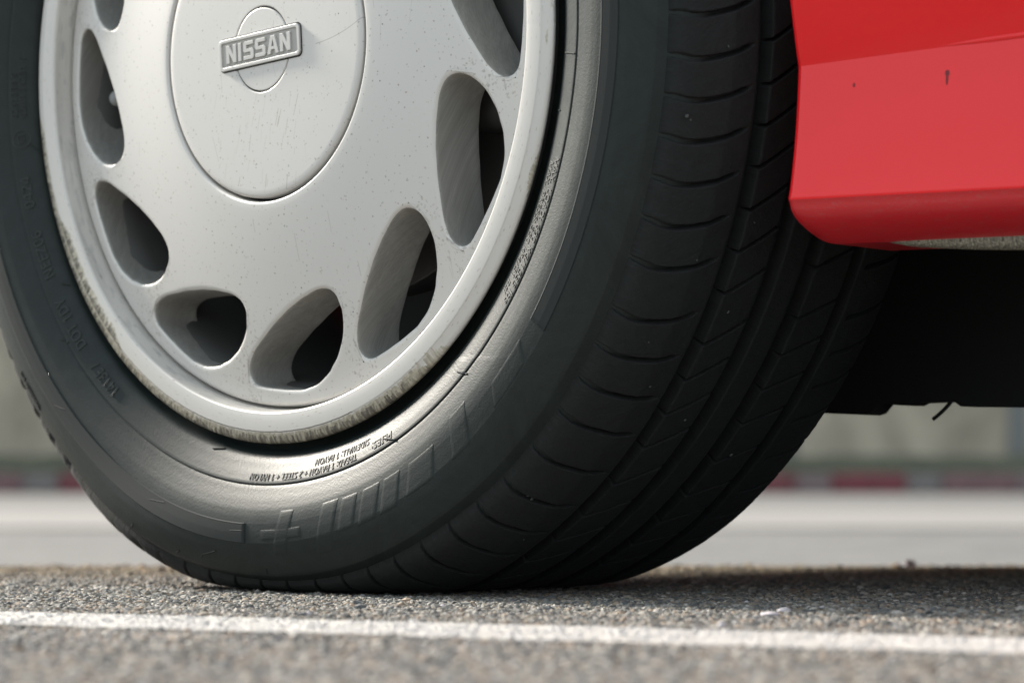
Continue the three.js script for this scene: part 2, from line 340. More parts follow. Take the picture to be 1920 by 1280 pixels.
  ribs.forEach((rb, k) => {
    const na = Math.max(14, Math.round((rb.a0 - rb.a1) / .0013)), cols = [];
    cols.push([rb.a0, -.0085], [rb.a0 - .0003, -.0008]);
    for (let i = 0; i <= na; i++) cols.push([lerp(rb.a0 - .0009, rb.a1 + .0009, i / na), 0]);
    cols.push([rb.a1 + .0003, -.0008], [rb.a1, -.0085]);
    const g2 = gridGeo(THS.length, cols.length - 1, (i, j) => {
      const th = THS[i], [a, dz] = cols[j];
      let R = TREAD_R(a) + dz;
      if (k === 0 && a > -.03) R = Math.min(R, .2822 + (TREAD_R(-.03) - .2822) * Math.pow(clamp((-a - .0040) / .026), .42)) + (dz < -.001 ? -.001 : 0);
      if (k === 0 && j === 0) R = .2815;
      R += -rb.cut(th, a) + (dz ? 0 : nz(th, a));
      return [R * Math.cos(th), R * Math.sin(th), a, th * 3, a / .1];
    }, true);
    mesh(numbered('tread_rib'), finish(g2), M.tread, wheel);
  });
}

// ---- rim: dished disc with twelve openings, channel, flange and barrel
const DISC = [[0, .0062], [.04, .0061], [.08, .0054], [.10, .0035], [.118, .0013], [.134, -.0010], [.15, -.0034], [.165, -.0061], [.178, -.0087], [.19, -.0113]];
const discA = (() => {                                               // smooth the table a little
  return r => { let s = 0; for (let k = -3; k <= 3; k++) s += interp(DISC, clamp(r + k * .003, 0, .19)); return s / 7; };
})();
const HOLE = [22.2, 22.1, 22.4, 22.7, 23.4, 24.7, 25.9, 28.2, 30.5, 33.6, 36.5, 39.3, 40.8, 39.4, 34.0, 28.1, 24.3, 21.5, 19.8, 18.9, 18.3, 18.3, 18.9, 20.2, 22.2, 25.1, 30.2, 37.8, 44.4, 44.0, 36.8, 31.1, 27.5, 25.1, 23.6, 23.0];
const holeR = ph => { const t = ((ph / (2 * Math.PI)) % 1 + 1) % 1 * 36, k = Math.floor(t), f = t - k, P = i => HOLE[(i + 36) % 36];
  const a = P(k - 1), b = P(k), c = P(k + 1), d = P(k + 2); return .001 * (b + .5 * f * (c - a + f * (2 * a - 5 * b + 4 * c - d + f * (3 * (b - c) + d - a)))); };
const HR0 = .1573, HBASE = -172.95 * RAD;
M.rim = new THREE.MeshPhysicalMaterial({ color: lin(.62, .605, .58), metalness: .25, roughness: .48 });
M.lip = new THREE.MeshPhysicalMaterial({ color: lin(.95, .95, .95), metalness: .25, roughness: .42 });
{
  const RI = .128, RO = .1862;
  const geos = [];
  const nS = 24, nR = 18, nPer = 2 * (nS + nR);
  for (let h = 0; h < 12; h++) {
    const base = HBASE + h * 30 * RAD, er = [Math.cos(base), Math.sin(base)], et = [-Math.sin(base), Math.cos(base)];
    const outer = [];                                               // perimeter of the 30 degree sector, counter-clockwise in (radial, tangential)
    for (let k = 0; k < nR; k++) outer.push([lerp(RI, RO, k / nR), -15]);
    for (let k = 0; k < nS; k++) outer.push([RO, lerp(-15, 15, k / nS)]);
    for (let k = 0; k < nR; k++) outer.push([lerp(RO, RI, k / nR), 15]);
    for (let k = 0; k < nS; k++) outer.push([RI, lerp(15, -15, k / nS)]);
    const O = outer.map(([r, t]) => [r * Math.cos(t * RAD) - HR0, r * Math.sin(t * RAD)]);
    // walk the hole outline by arc length so that corners stay round
    const fine = []; const NF = 720; let L = 0; const ang0 = Math.atan2(O[0][1], O[0][0]);
    for (let i = 0; i <= NF; i++) { const ph = ang0 + i / NF * 2 * Math.PI, r = holeR(ph); fine.push([r * Math.cos(ph), r * Math.sin(ph)]); }
    const cum = [0]; for (let i = 1; i <= NF; i++) { L += Math.hypot(fine[i][0] - fine[i - 1][0], fine[i][1] - fine[i - 1][1]); cum.push(L); }
    const inner = O.map((o) => { let ph = Math.atan2(o[1], o[0]); const r = holeR(ph); return [r * Math.cos(ph), r * Math.sin(ph)]; });
    const layers = 9, fil = [[0, 0], [.0008, -.00008], [.0016, -.0004], [.0023, -.0009], [.0027, -.0017], [.0029, -.0028]];
    const wall = [[.0029, -.008], [.003, -.014], [.0034, -.02], [.0040, -.024], [.0048, -.0262], [.0048, -.0285]];
    const rows = layers + fil.length + wall.length;
    geos.push(gridGeo(nPer, rows - 1, (i, j) => {
      const o = O[i], q = inner[i], len = Math.hypot(q[0], q[1]);
      let x, y, dz = 0, ref;
      if (j < layers) { const t = j / layers, out = (len + .0029) / len; x = lerp(o[0], q[0] * out, t); y = lerp(o[1], q[1] * out, t); }
      else { const w = j < layers + fil.length ? fil[j - layers] : wall[j - layers - fil.length]; const k = (len + .0029 - w[0]) / len; x = q[0] * k; y = q[1] * k; dz = w[1]; }
      const X = (HR0 + x) * er[0] + y * et[0], Y = (HR0 + x) * er[1] + y * et[1], r = Math.hypot(X, Y);
      return [X, Y, discA(r) + dz, X / .42 + .5, Y / .42 + .5 + (dz < -.002 ? dz * 4 : 0)];
    }, true, true));
  }
  // plain ring between the openings and the centre cap, and the rounded outer edge
  const ring = (prof, n, fl = false) => gridGeo(n, prof.length - 1, (i, j) => { const th = HBASE - 15 * RAD + i / n * 2 * Math.PI, [r, a] = prof[j]; return [r * Math.cos(th), r * Math.sin(th), a, r * Math.cos(th) / .42 + .5, r * Math.sin(th) / .42 + .5]; }, true, fl);
  const inP = [[.0802, -.004], [.0803, discA(.08) - .0022], [.0806, discA(.08) - .0010], [.0812, discA(.081) - .0003], [.0822, discA(.082)]];
  for (let k = 1; k <= 14; k++) { const r = lerp(.0822, .128, k / 14); inP.push([r, discA(r)]); }
  geos.push(ring(inP, 12 * 24, false));
  geos.push(ring([[.1862, discA(.1862)], [.1872, discA(.187) - .0003], [.1880, discA(.188) - .0010], [.1885, discA(.188) - .0022], [.1886, -.0175]], 12 * 24, false));
  const disc = mergeVertices((() => { const g = mergeGeometries(geos.map(g => { g.deleteAttribute('normal'); return g; })); return g; })(), 2e-6);
  disc.computeVertexNormals();
  const map = canvasTex(2048, 2048, (c, w, h) => {
    c.fillStyle = '#ffffff'; c.fillRect(0, 0, w, h);
    const S = (x, y) => [(x / .42 + .5) * w, (1 - (y / .42 + .5)) * h];
    // grime: speckles and faint brown film with an outline of its own
    for (let k = 0; k < 9000; k++) { const x = rnd() * w, y = rnd() * h; c.fillStyle = `rgba(${70 + rnd() * 60 | 0},${62 + rnd() * 50 | 0},${50 + rnd() * 40 | 0},${rr(.06, .36)})`; const s = rr(.6, 2.3); c.beginPath(); c.ellipse(x, y, s * rr(.6, 1.6), s, rnd() * 3, 0, 7); c.fill(); }
    for (let k = 0; k < 46; k++) { const x = rnd() * w, y = rnd() * h; c.fillStyle = `rgba(45,42,40,${rr(.5, .9)})`; c.beginPath(); c.ellipse(x, y, rr(1.2, 2.8), rr(1, 2.2), rnd() * 3, 0, 7); c.fill(); }
    for (let k = 0; k < 190; k++) { const [x, y] = S(rr(-.20, .20), rr(-.20, .12)); const l = rr(10, 80), a = rr(-.25, .25) + 1.45; c.strokeStyle = `rgba(${rnd() < .45 ? '255,255,255' : '120,112,104'},${rr(.10, .35)})`; c.lineWidth = rr(.6, 1.5); c.beginPath(); c.moveTo(x, y); c.lineTo(x + Math.cos(a) * l, y + Math.sin(a) * l); c.stroke(); }
    // bunch of rub marks on the cap and the long scratch to its right
    for (let k = 0; k < 46; k++) { const [x, y] = S(rr(-.045, .03), rr(-.07, -.02)); const l = rr(12, 60), a = 1.75 + rr(-.12, .12); c.strokeStyle = `rgba(128,112,100,${rr(.12, .42)})`; c.lineWidth = rr(.7, 1.8); c.beginPath(); c.moveTo(x, y); c.lineTo(x + Math.cos(a) * l, y + Math.sin(a) * l); c.stroke(); }
    { const [x0, y0] = S(.043, .0), [x1, y1] = S(.079, .012); c.strokeStyle = 'rgba(130,122,114,.4)'; c.lineWidth = 1.8; c.beginPath(); c.moveTo(x0, y0); c.quadraticCurveTo((x0 + x1) / 2 + 10, (y0 + y1) / 2 + 16, x1, y1); c.stroke(); }
    // brown dirt creeping out between the openings
    for (let k = 0; k < 12; k++) { const th = HBASE + (15 + k * 30) * RAD; for (let q = 0; q < 150; q++) { const r = rr(.140, .187), t = th + rr(-.06, .06); const [x, y] = S(r * Math.cos(t), r * Math.sin(t)); c.fillStyle = `rgba(118,104,88,${rr(.04, .22)})`; c.beginPath(); c.ellipse(x, y, rr(1, 6), rr(1, 3.5), rnd() * 3, 0, 7); c.fill(); } }
    const [sx, sy] = S(-.013, -.176); for (let q = 0; q < 160; q++) { c.fillStyle = `rgba(96,84,70,${rr(.06, .3)})`; c.beginPath(); c.ellipse(sx + rr(-42, 42), sy + rr(-14, 14), rr(.8, 4), rr(.6, 2.2), rnd() * 3, 0, 7); c.fill(); }
  });
  M.rim.map = map;
  const fineB = dataTex(256, 256, (i, j) => { const k = 128 + 90 * tile(i, j, 256, 60, 3) + 70 * (rnd() - .5); return [k, k, k]; }, false, [7, 7]);
  M.rim.bumpMap = fineB; M.rim.bumpScale = .00004;
  // split the darker grey walls of the openings from the face
  const rowsN = 9 + 6 + 6 - 1, I = disc.index.array, faceI = [], wallI = Array.from({ length: 12 }, () => []), perHole = nPer * rowsN * 6;
  for (let k = 0; k < I.length; k += 3) { const h = Math.floor(k / perHole), j = Math.floor((k % perHole) / 6) % rowsN; (h < 12 && j >= 12 ? wallI[h] : faceI).push(I[k], I[k + 1], I[k + 2]); }
  const compact = (g, idx) => { const map = new Map(), o = new THREE.BufferGeometry(), src = ['position', 'normal', 'uv'], out = src.map(() => []), ni = idx.map(v => { if (!map.has(v)) { map.set(v, map.size); src.forEach((n, q) => { const at = g.attributes[n]; for (let c = 0; c < at.itemSize; c++) out[q].push(at.array[v * at.itemSize + c]); }); } return map.get(v); });
    src.forEach((n, q) => o.setAttribute(n, new THREE.Float32BufferAttribute(out[q], g.attributes[n].itemSize))); o.setIndex(ni); return o; };
  M.wallGrey = new THREE.MeshStandardMaterial({ roughness: .7, metalness: .1, map: dataTex(256, 256, (i, j) => { const k = 1 + .12 * tile(i, j, 256, 12, 4) + .14 * tile(i, j, 256, 50, 8); return [146 * k, 145 * k, 141 * k]; }, true, [6, 6]) });
  wallI.forEach(w => mesh(numbered('opening_wall'), compact(disc, w), M.wallGrey, wheel));
  mesh('wheel_disc', compact(disc, faceI), M.rim, wheel);

  // flange: channel wall, lip face and the outer edge
  const lipP = [[.1880, -.0185], [.1893, -.0175], [.1898, -.0150], [.1911, -.0022], [.1914, -.0010], [.1919, -.0003], [.1926, 0], [.1960, .0001], [.2014, 0], [.2020, -.0003], [.2024, -.0006], [.2062, -.0014], [.2074, -.0019], [.2081, -.0026], [.2083, -.0034], [.2080, -.0043], [.2068, -.0050], [.2030, -.0054], [.1985, -.0060], [.1980, -.0140]];
  const V = [0]; for (let i = 1; i < lipP.length; i++) V.push(V[i - 1] + Math.hypot(lipP[i][0] - lipP[i - 1][0], lipP[i][1] - lipP[i - 1][1]));
  const nL = 360, VL = V[V.length - 1];
  const lg = gridGeo(nL, lipP.length - 1, (i, j) => { const th = i / nL * 2 * Math.PI, [r, a] = lipP[j]; return [r * Math.cos(th), r * Math.sin(th), a, i / nL, V[j] / VL]; });
  const vOf = r => { for (let j = 7; j < 15; j++) if (lipP[j][0] >= r) return lerp(V[j - 1], V[j], clamp((r - lipP[j - 1][0]) / (lipP[j][0] - lipP[j - 1][0]))) / VL; return V[14] / VL; };
  const scuff = (c, w, h, bump) => {
    c.fillStyle = bump ? '#808080' : 'rgb(212,209,204)'; c.fillRect(0, 0, w, h);
    if (!bump) for (let k = 0; k < 2600; k++) { c.fillStyle = `rgba(${80 + rnd() * 60 | 0},${74 + rnd() * 50 | 0},${64 + rnd() * 40 | 0},${rr(.06, .35)})`; c.beginPath(); c.ellipse(rnd() * w, rnd() * h, rr(.5, 2), rr(.4, 1.4), 0, 0, 7); c.fill(); }
    if (!bump) for (let k = 0; k < 700; k++) { c.fillStyle = `rgba(${96},${100},${108},${rr(.04, .16)})`; c.beginPath(); c.ellipse(rnd() * w, rr(0, V[3] / VL) * -h + h, rr(2, 14), rr(1, 6), 0, 0, 7); c.fill(); }
    const X = deg => (((deg % 360) + 360) % 360) / 360 * w, Y = r => (1 - vOf(r)) * h;
    // kerb rash on the outer edge: from the left of the wheel round to the lower right
    const rash = (d0, d1, r0, r1, n, pale) => {
      for (let k = 0; k < n; k++) {
        const t = rr(d0, d1), e = Math.min(1, (t - d0) / 4, (d1 - t) / 4), x = X(t), y0 = Y(lerp(r1, r0, rr(.3, 1) * e)), y1 = Y(r1 + .0006);
        const g = pale ? rr(150, 205) : rr(70, 120);
        c.strokeStyle = bump ? `rgba(${rnd() < .5 ? 30 : 190},0,0,.5)`.replace(/rgba\((\d+),0,0/, (m, q) => `rgba(${q},${q},${q}`) : `rgba(${g | 0},${g * .965 | 0},${g * .87 | 0},${rr(.4, .9)})`;
        c.lineWidth = rr(.7, 2.2); c.beginPath(); c.moveTo(x, y0); c.lineTo(x + rr(-3, 3), y1); c.stroke();
      }
    };
    rash(186 - 360, -52, .2022, .2088, 5200, true); rash(186 - 360, -52, .2034, .2084, 750, false);
    rash(-156, -128, .1962, .2020, 520, true); rash(-156, -128, .1975, .2020, 170, false); rash(-60, -48, .2005, .2084, 70, true);
    rash(-24, -17, .2055, .2084, 60, true); rash(1, 9, .2045, .2075, 14, true); rash(-3, -1, .2005, .2050, 12, true);
    // dark joint where the scraped metal meets the paint
    c.strokeStyle = bump ? 'rgba(20,20,20,.8)' : 'rgba(70,66,60,.7)'; c.lineWidth = 1.5; c.beginPath();
    for (let t = -168; t < -70; t += .4) { const x = X(t), y = Y(.2019) + 2 * noise(t * .5, 1) + 1.5 * noise(t * 3, 4); t === -168 ? c.moveTo(x, y) : c.lineTo(x, y); } c.stroke();
  };
  const s0 = seed; M.lip.map = canvasTex(2048, 256, (c, w, h) => scuff(c, w, h, false)); seed = s0;
  M.lip.bumpMap = canvasTex(2048, 256, (c, w, h) => scuff(c, w, h, true), false); M.lip.bumpScale = .0003;
  mesh('rim_flange', lg, M.lip, wheel);
  // barrel behind the disc
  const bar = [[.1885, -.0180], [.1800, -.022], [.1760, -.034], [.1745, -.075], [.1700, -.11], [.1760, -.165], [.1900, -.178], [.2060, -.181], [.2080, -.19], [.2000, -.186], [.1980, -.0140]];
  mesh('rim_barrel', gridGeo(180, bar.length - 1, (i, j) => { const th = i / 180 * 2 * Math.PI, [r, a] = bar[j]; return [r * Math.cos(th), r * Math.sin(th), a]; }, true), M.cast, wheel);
  // centre cap with an engraved ring
  const capP = [[0, .0060]]; for (const r of [.01, .018, .0209, .0214]) capP.push([r, .0060 - r * .0045]);
  capP.push([.0218, .0059], [.0220, .0050], [.0227, .0050], [.0229, .0059], [.0234, .0059], [.0245, .0059]);
  for (const r of [.03, .04, .05, .06, .068, .074, .0765]) capP.push([r, .0059 - .0006 * Math.pow(r / .0785, 3)]);
  capP.push([.0777, .0050], [.0784, .0044], [.0787, .0034], [.0787, -.004]);
  const cg = ring(capP, 240, false); mesh('centre_cap', cg, M.rim, wheel);
  mesh('cap_seat', ring([[.0780, -.0039], [.0812, -.0040]], 120), M.black, wheel);
  mesh('groove_shade_ring', ring([[.02185, .00515], [.0222, .0053], [.0225, .0053], [.02285, .00515]], 120), M.darkRubber, wheel);  // dark ring laid in the groove to stand for its shade

  // emblem: recessed plate with a raised frame and block letters
  const rrect = (w, h, r) => { const s = new THREE.Shape(); s.moveTo(-w / 2 + r, -h / 2); s.lineTo(w / 2 - r, -h / 2); s.absarc(w / 2 - r, -h / 2 + r, r, -Math.PI / 2, 0); s.lineTo(w / 2, h / 2 - r); s.absarc(w / 2 - r, h / 2 - r, r, 0, Math.PI / 2); s.lineTo(-w / 2 + r, h / 2); s.absarc(-w / 2 + r, h / 2 - r, r, Math.PI / 2, Math.PI); s.lineTo(-w / 2, -h / 2 + r); s.absarc(-w / 2 + r, -h / 2 + r, r, Math.PI, Math.PI * 1.5); return s; };
  const emM = new THREE.MeshPhysicalMaterial({ color: lin(.54, .528, .508), metalness: .25, roughness: .42 });
  const place = (g, z, dx = 0, dy = 0) => { g.translate(dx, dy, 0); g.rotateZ(4.9 * RAD); g.translate(-.0010, .0006, z); return g; };
  const gapS = rrect(.0668, .0182, .0032);
  mesh('plate_gap', place(new THREE.ExtrudeGeometry(gapS, { depth: .0004, bevelEnabled: false, curveSegments: 6 }), .0057), M.darkRubber, wheel);
  const frameS = rrect(.0648, .0162, .0024); frameS.holes.push(rrect(.0622, .0136, .0016));
  mesh('plate_frame', place(new THREE.ExtrudeGeometry(frameS, { depth: .0010, bevelEnabled: true, bevelThickness: .0003, bevelSize: .0003, bevelSegments: 2, curveSegments: 6 }), .0060), emM, wheel);
  mesh('emblem_plate', place(new THREE.ExtrudeGeometry(rrect(.0640, .0154, .002), { depth: .0005, bevelEnabled: false, curveSegments: 6 }), .0060), new THREE.MeshPhysicalMaterial({ color: lin(.41, .40, .375), metalness: .25, roughness: .5 }), wheel);
  const H = .0098, poly = pts => { const s = new THREE.Shape(); pts.forEach(([x, y], i) => i ? s.lineTo(x * H, y * H) : s.moveTo(x * H, y * H)); s.closePath(); return s; };
  const t = .27, LW = .86;
  const glyph = {
    N: () => [poly([[0, 0], [t, 0], [t, .56], [LW - t, 0], [LW, 0], [LW, 1], [LW - t, 1], [LW - t, .46], [t, 1], [0, 1]])],
    I: () => [poly([[0, 0], [t, 0], [t, 1], [0, 1]])],
    S: () => [poly([[0, 0], [LW - .1, 0], [LW, .1], [LW, .50], [LW - .1, .60], [t, .60], [t, .79], [LW - .02, .79], [LW - .02, 1], [.1, 1], [0, .9], [0, .50], [.1, .40], [LW - t, .40], [LW - t, .21], [0, .21]])],
    A: () => { const a = poly([[0, 0], [t, 0], [.34, .24], [.62, .24], [.68, 0], [LW + .09, 0], [.66, 1], [.30, 1]]); a.holes.push(poly([[.38, .42], [.58, .42], [.48, .80]])); return [a]; },
  };
  let x = -.0268; const word = ['N', 'I', 'S', 'S', 'A', 'N'], adv = { N: .00985, I: .0044, S: .0097, A: .0103 };
  for (const ch of word) {
    const g = mergeGeometries(glyph[ch]().map(s => new THREE.ExtrudeGeometry(s, { depth: .0009, bevelEnabled: true, bevelThickness: .0002, bevelSize: .00018, bevelOffset: -.00018, bevelSegments: 1 })));
    mesh(numbered('emblem_letter'), place(g, .0064, x, -H / 2), emM, wheel); x += adv[ch];
  }
  // valve stem seen through an opening, brake disc, hub and caliper
  const valve = mesh('valve_stem', mergeGeometries([new THREE.CylinderGeometry(.0042, .0055, .030, 16).toNonIndexed(), new THREE.SphereGeometry(.0046, 16, 10).translate(0, .016, 0).toNonIndexed()]), new THREE.MeshStandardMaterial({ color: lin(.30, .31, .31), roughness: .45 }), wheel);
  valve.position.set(-.1625, -.0152, -.040); valve.rotation.set(Math.PI / 2, 0, 0);
  const lathe = (name, pr, mat, n = 96) => mesh(name, gridGeo(n, pr.length - 1, (i, j) => { const th = i / n * 2 * Math.PI, [r, a] = pr[j]; return [r * Math.cos(th), r * Math.sin(th), a]; }, true), mat, wheel);
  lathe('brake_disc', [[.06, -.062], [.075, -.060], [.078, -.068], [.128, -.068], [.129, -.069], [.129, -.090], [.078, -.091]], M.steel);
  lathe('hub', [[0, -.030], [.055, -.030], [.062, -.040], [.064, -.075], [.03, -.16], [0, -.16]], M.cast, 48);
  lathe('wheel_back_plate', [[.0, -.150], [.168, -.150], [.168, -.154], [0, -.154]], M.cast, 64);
  const cal = new RoundedBoxGeometry(.075, .13, .075, 3, .012); const calM = mesh('brake_caliper', cal, M.cast, wheel); calM.position.set(.128, .02, -.078);
}

// ---- moulded lettering and marks on the sidewall
{
  const font = await new FontLoader().loadAsync('fonts/droid/droid_sans_regular.typeface.json');
  // text set along a circle: tops outward, running clockwise from angle th0 (degrees)
  const sideText = (name, str, th0, r, size, squeeze, raise, mat) => {
    const shapes = font.generateShapes(str, size), gs = [];
    const g = new THREE.ExtrudeGeometry(shapes, { depth: raise, bevelEnabled: false, curveSegments: 2 });
    const p = g.attributes.position;
    for (let i = 0; i < p.count; i++) {
      const th = th0 * RAD - p.getX(i) * squeeze / r, R = r + p.getY(i), z = p.getZ(i) > raise / 2 ? raise : -.0008;
      p.setXYZ(i, R * Math.cos(th), R * Math.sin(th), sideA(R) + z);
    }
    return mesh(name, finish(g), mat, wheel);
  };
  const lm = M.letter;
  sideText('sidewall_text', 'MAX. LOAD: 690 KG/1535 lbs', -16.8, .2247, .0037, 1.18, .00035, lm);
  sideText('sidewall_text', 'MAX. PRESS: 350 kPa/51 psi', -17.6, .2194, .0037, 1.12, .00035, lm);
  sideText('sidewall_text', 'PLIES:', -63.4, .2230, .0040, 1.1, .00035, lm);
  sideText('sidewall_text', 'SIDEWALL: 1 RAYON', -68.2, .2195, .0034, 1.0, .00035, lm);
  sideText('sidewall_text', 'TREAD: 1 RAYON + 2 STEEL + 1 NYLON', -70.6, .2244, .0034, 1.05, .00035, lm);
  sideText('sidewall_text', '1413E /', -124.6, .2206, .0058, 1.0, .0006, lm);
  sideText('sidewall_text', 'DOT 1DY', -135.0, .2206, .0058, 1.12, .0006, lm);
  sideText('sidewall_text', 'NEEZ06', -148.0, .2206, .0058, 1.12, .0006, lm);
  sideText('sidewall_text', '0424', -159.6, .2206, .0058, 1.1, .0006, lm);
  sideText('sidewall_text', '0251338 S', -173.5, .2240, .0036, 1.15, .0006, lm);
  sideText('sidewall_text', '02BR 35231 S', -173.5, .2190, .0036, 1.15, .0006, lm);
  sideText('sidewall_text', 'E3', -169.6, .2208, .0040, 1.0, .0006, lm);
  sideText('sidewall_text', 'TUBELESS 91V', -135.3, .2725, .0032, 1.0, .0006, lm);
  const strip = (pts, w, h, lift = 0) => {                           // thin raised bead through (angle, radius) points
    const n = pts.length * 6, P = [];
    for (let k = 0; k <= n; k++) { const t = k / n * (pts.length - 1), i = Math.min(pts.length - 2, Math.floor(t)), f = t - i; P.push([lerp(pts[i][0], pts[i + 1][0], f), lerp(pts[i][1], pts[i + 1][1], f)]); }
    const c = P.map(([t, r]) => [r * .001 * Math.cos(t * RAD), r * .001 * Math.sin(t * RAD)]);
    return gridGeo(n, 4, (i, j) => {
      const a = c[Math.max(0, i - 1)], b = c[Math.min(n, i + 1)]; let tx = b[0] - a[0], ty = b[1] - a[1]; const l = Math.hypot(tx, ty) || 1; tx /= l; ty /= l;
      const o = [-1, -.7, 0, .7, 1][j] * w, hz = [-.0006, h * .8, h, h * .8, -.0006][j] + lift, x = c[i][0] - ty * o, y = c[i][1] + tx * o;
      return [x, y, sideA(Math.hypot(x, y)) + hz];
    });
  };
  const bead = (name, pts, w, h, mat = lm) => mesh(name, finish(strip(pts, w, h)), mat, wheel);
  // circled mark
  { const ring = []; for (let k = 0; k <= 24; k++) { const a = k / 24 * 2 * Math.PI; ring.push([-170.3 + 1.35 * Math.cos(a), 222.6 + 5.4 * Math.sin(a)]); } bead('approval_mark_ring', ring, .00045, .0005); }
  // big low-relief block letters between the band ends (raised panels with straight edges)
  const bar = (t0, r0, t1, r1, w, h = .00014) => {                     // raised stroke: angle t0 at radius r0 to t1 at r1 (mm), w degrees wide
    const nv = Math.max(2, Math.round((r1 - r0) / 1.2)), nu = Math.max(2, Math.round(w / .5));
    return mesh(numbered('raised_letter'), finish(gridGeo(nu + 2, nv + 2, (i, j) => {
      const f = clamp((j - 1) / nv), r = lerp(r0, r1, f) * .001, t = (lerp(t0, t1, f) - w * (1 - clamp((i - 1) / nu))) * RAD, e = i === 0 || j === 0 || i === nu + 2 || j === nv + 2;
      const r2 = r + (j === 0 ? -.0003 : j === nv + 2 ? .0003 : 0), t2 = t + (i === 0 ? -.0012 : i === nu + 2 ? .0012 : 0);
      return [r2 * Math.cos(t2), r2 * Math.sin(t2), sideA(r2) + (e ? -.00012 : h), t2 * 2.5, r2 / .1];
    })), M.sidewall, wheel);
  };
  // each stroke runs across the ring zone, 244 to 270 mm
  bar(-81.6, 244.5, -83.4, 267, 2.3); bar(-80.5, 254, -80.5, 259, 6.9); bar(-73.5, 245, -75.9, 270, 2.7); bar(-70.1, 246, -71.6, 262, 2.6);
  bar(-66.1, 246.5, -67.9, 263, 2.9); bar(-62.5, 247, -64.3, 263, 2.8); bar(-56.2, 247.5, -58, 262, 4.6); bar(-49.2, 243, -51.3, 262, 3.2); bar(-37.8, 250, -39.4, 260, 6.6);
  // little mould marks
  [[[-4.0, 218], [-4.2, 229]], [[-11.4, 212], [-11.3, 219]], [[-65.0, 225], [-62.7, 229.5]], [[-48.9, 225], [-47.3, 232]], [[-102.2, 217], [-100, 215]], [[-169.2, 218], [-168, 214]], [[-146.4, 219], [-145.4, 215]], [[-139, 233], [-137.5, 229]], [[-106.3, 252], [-109.2, 255]], [[-93, 255], [-90.8, 254.6]], [[-132.5, 259], [-130.6, 254]],
    [[-96, 268], [-98.5, 272], [-99, 274]], [[-103, 275], [-103.6, 277]], [[-112, 275], [-112.4, 278]], [[-88, 275], [-88.3, 278]]].forEach(p => bead('mould_mark', p, .0004, .0006, M.darkRubber));
  // grit and chalky scuffs caught on the tread
  const gm = new THREE.MeshStandardMaterial({ color: lin(.075, .085, .085), roughness: .95 });
  [[-9.6, -.010, .0016], [-9.9, -.012, .001], [-27.4, -.064, .0012], [-51.2, -.013, .0018], [-51.6, -.016, .0013], [-51.0, -.018, .001], [-35.6, -.034, .0009], [-44, -.125, .0014], [-22.5, -.030, .0008], [-18.6, -.062, .0008], [-31, -.020, .0008], [-39.4, -.072, .0010], [-57, -.03, .0009], [-3, -.026, .0008]].forEach(([t, a, s]) => {
    const R = TREAD_R(a) + .0001 - (a > -.02 ? .0035 : 0), g = new THREE.IcosahedronGeometry(1, 1); g.scale(s * .8, s * rr(.3, .8), s * .35);
    const m = mesh(numbered('tread_grit'), g, gm, wheel); m.position.set(R * Math.cos(t * RAD), R * Math.sin(t * RAD), a); m.lookAt(wheel.localToWorld(m.position.clone().multiplyScalar(2).setZ(a))); m.rotateZ(rr(0, 3)); });
}

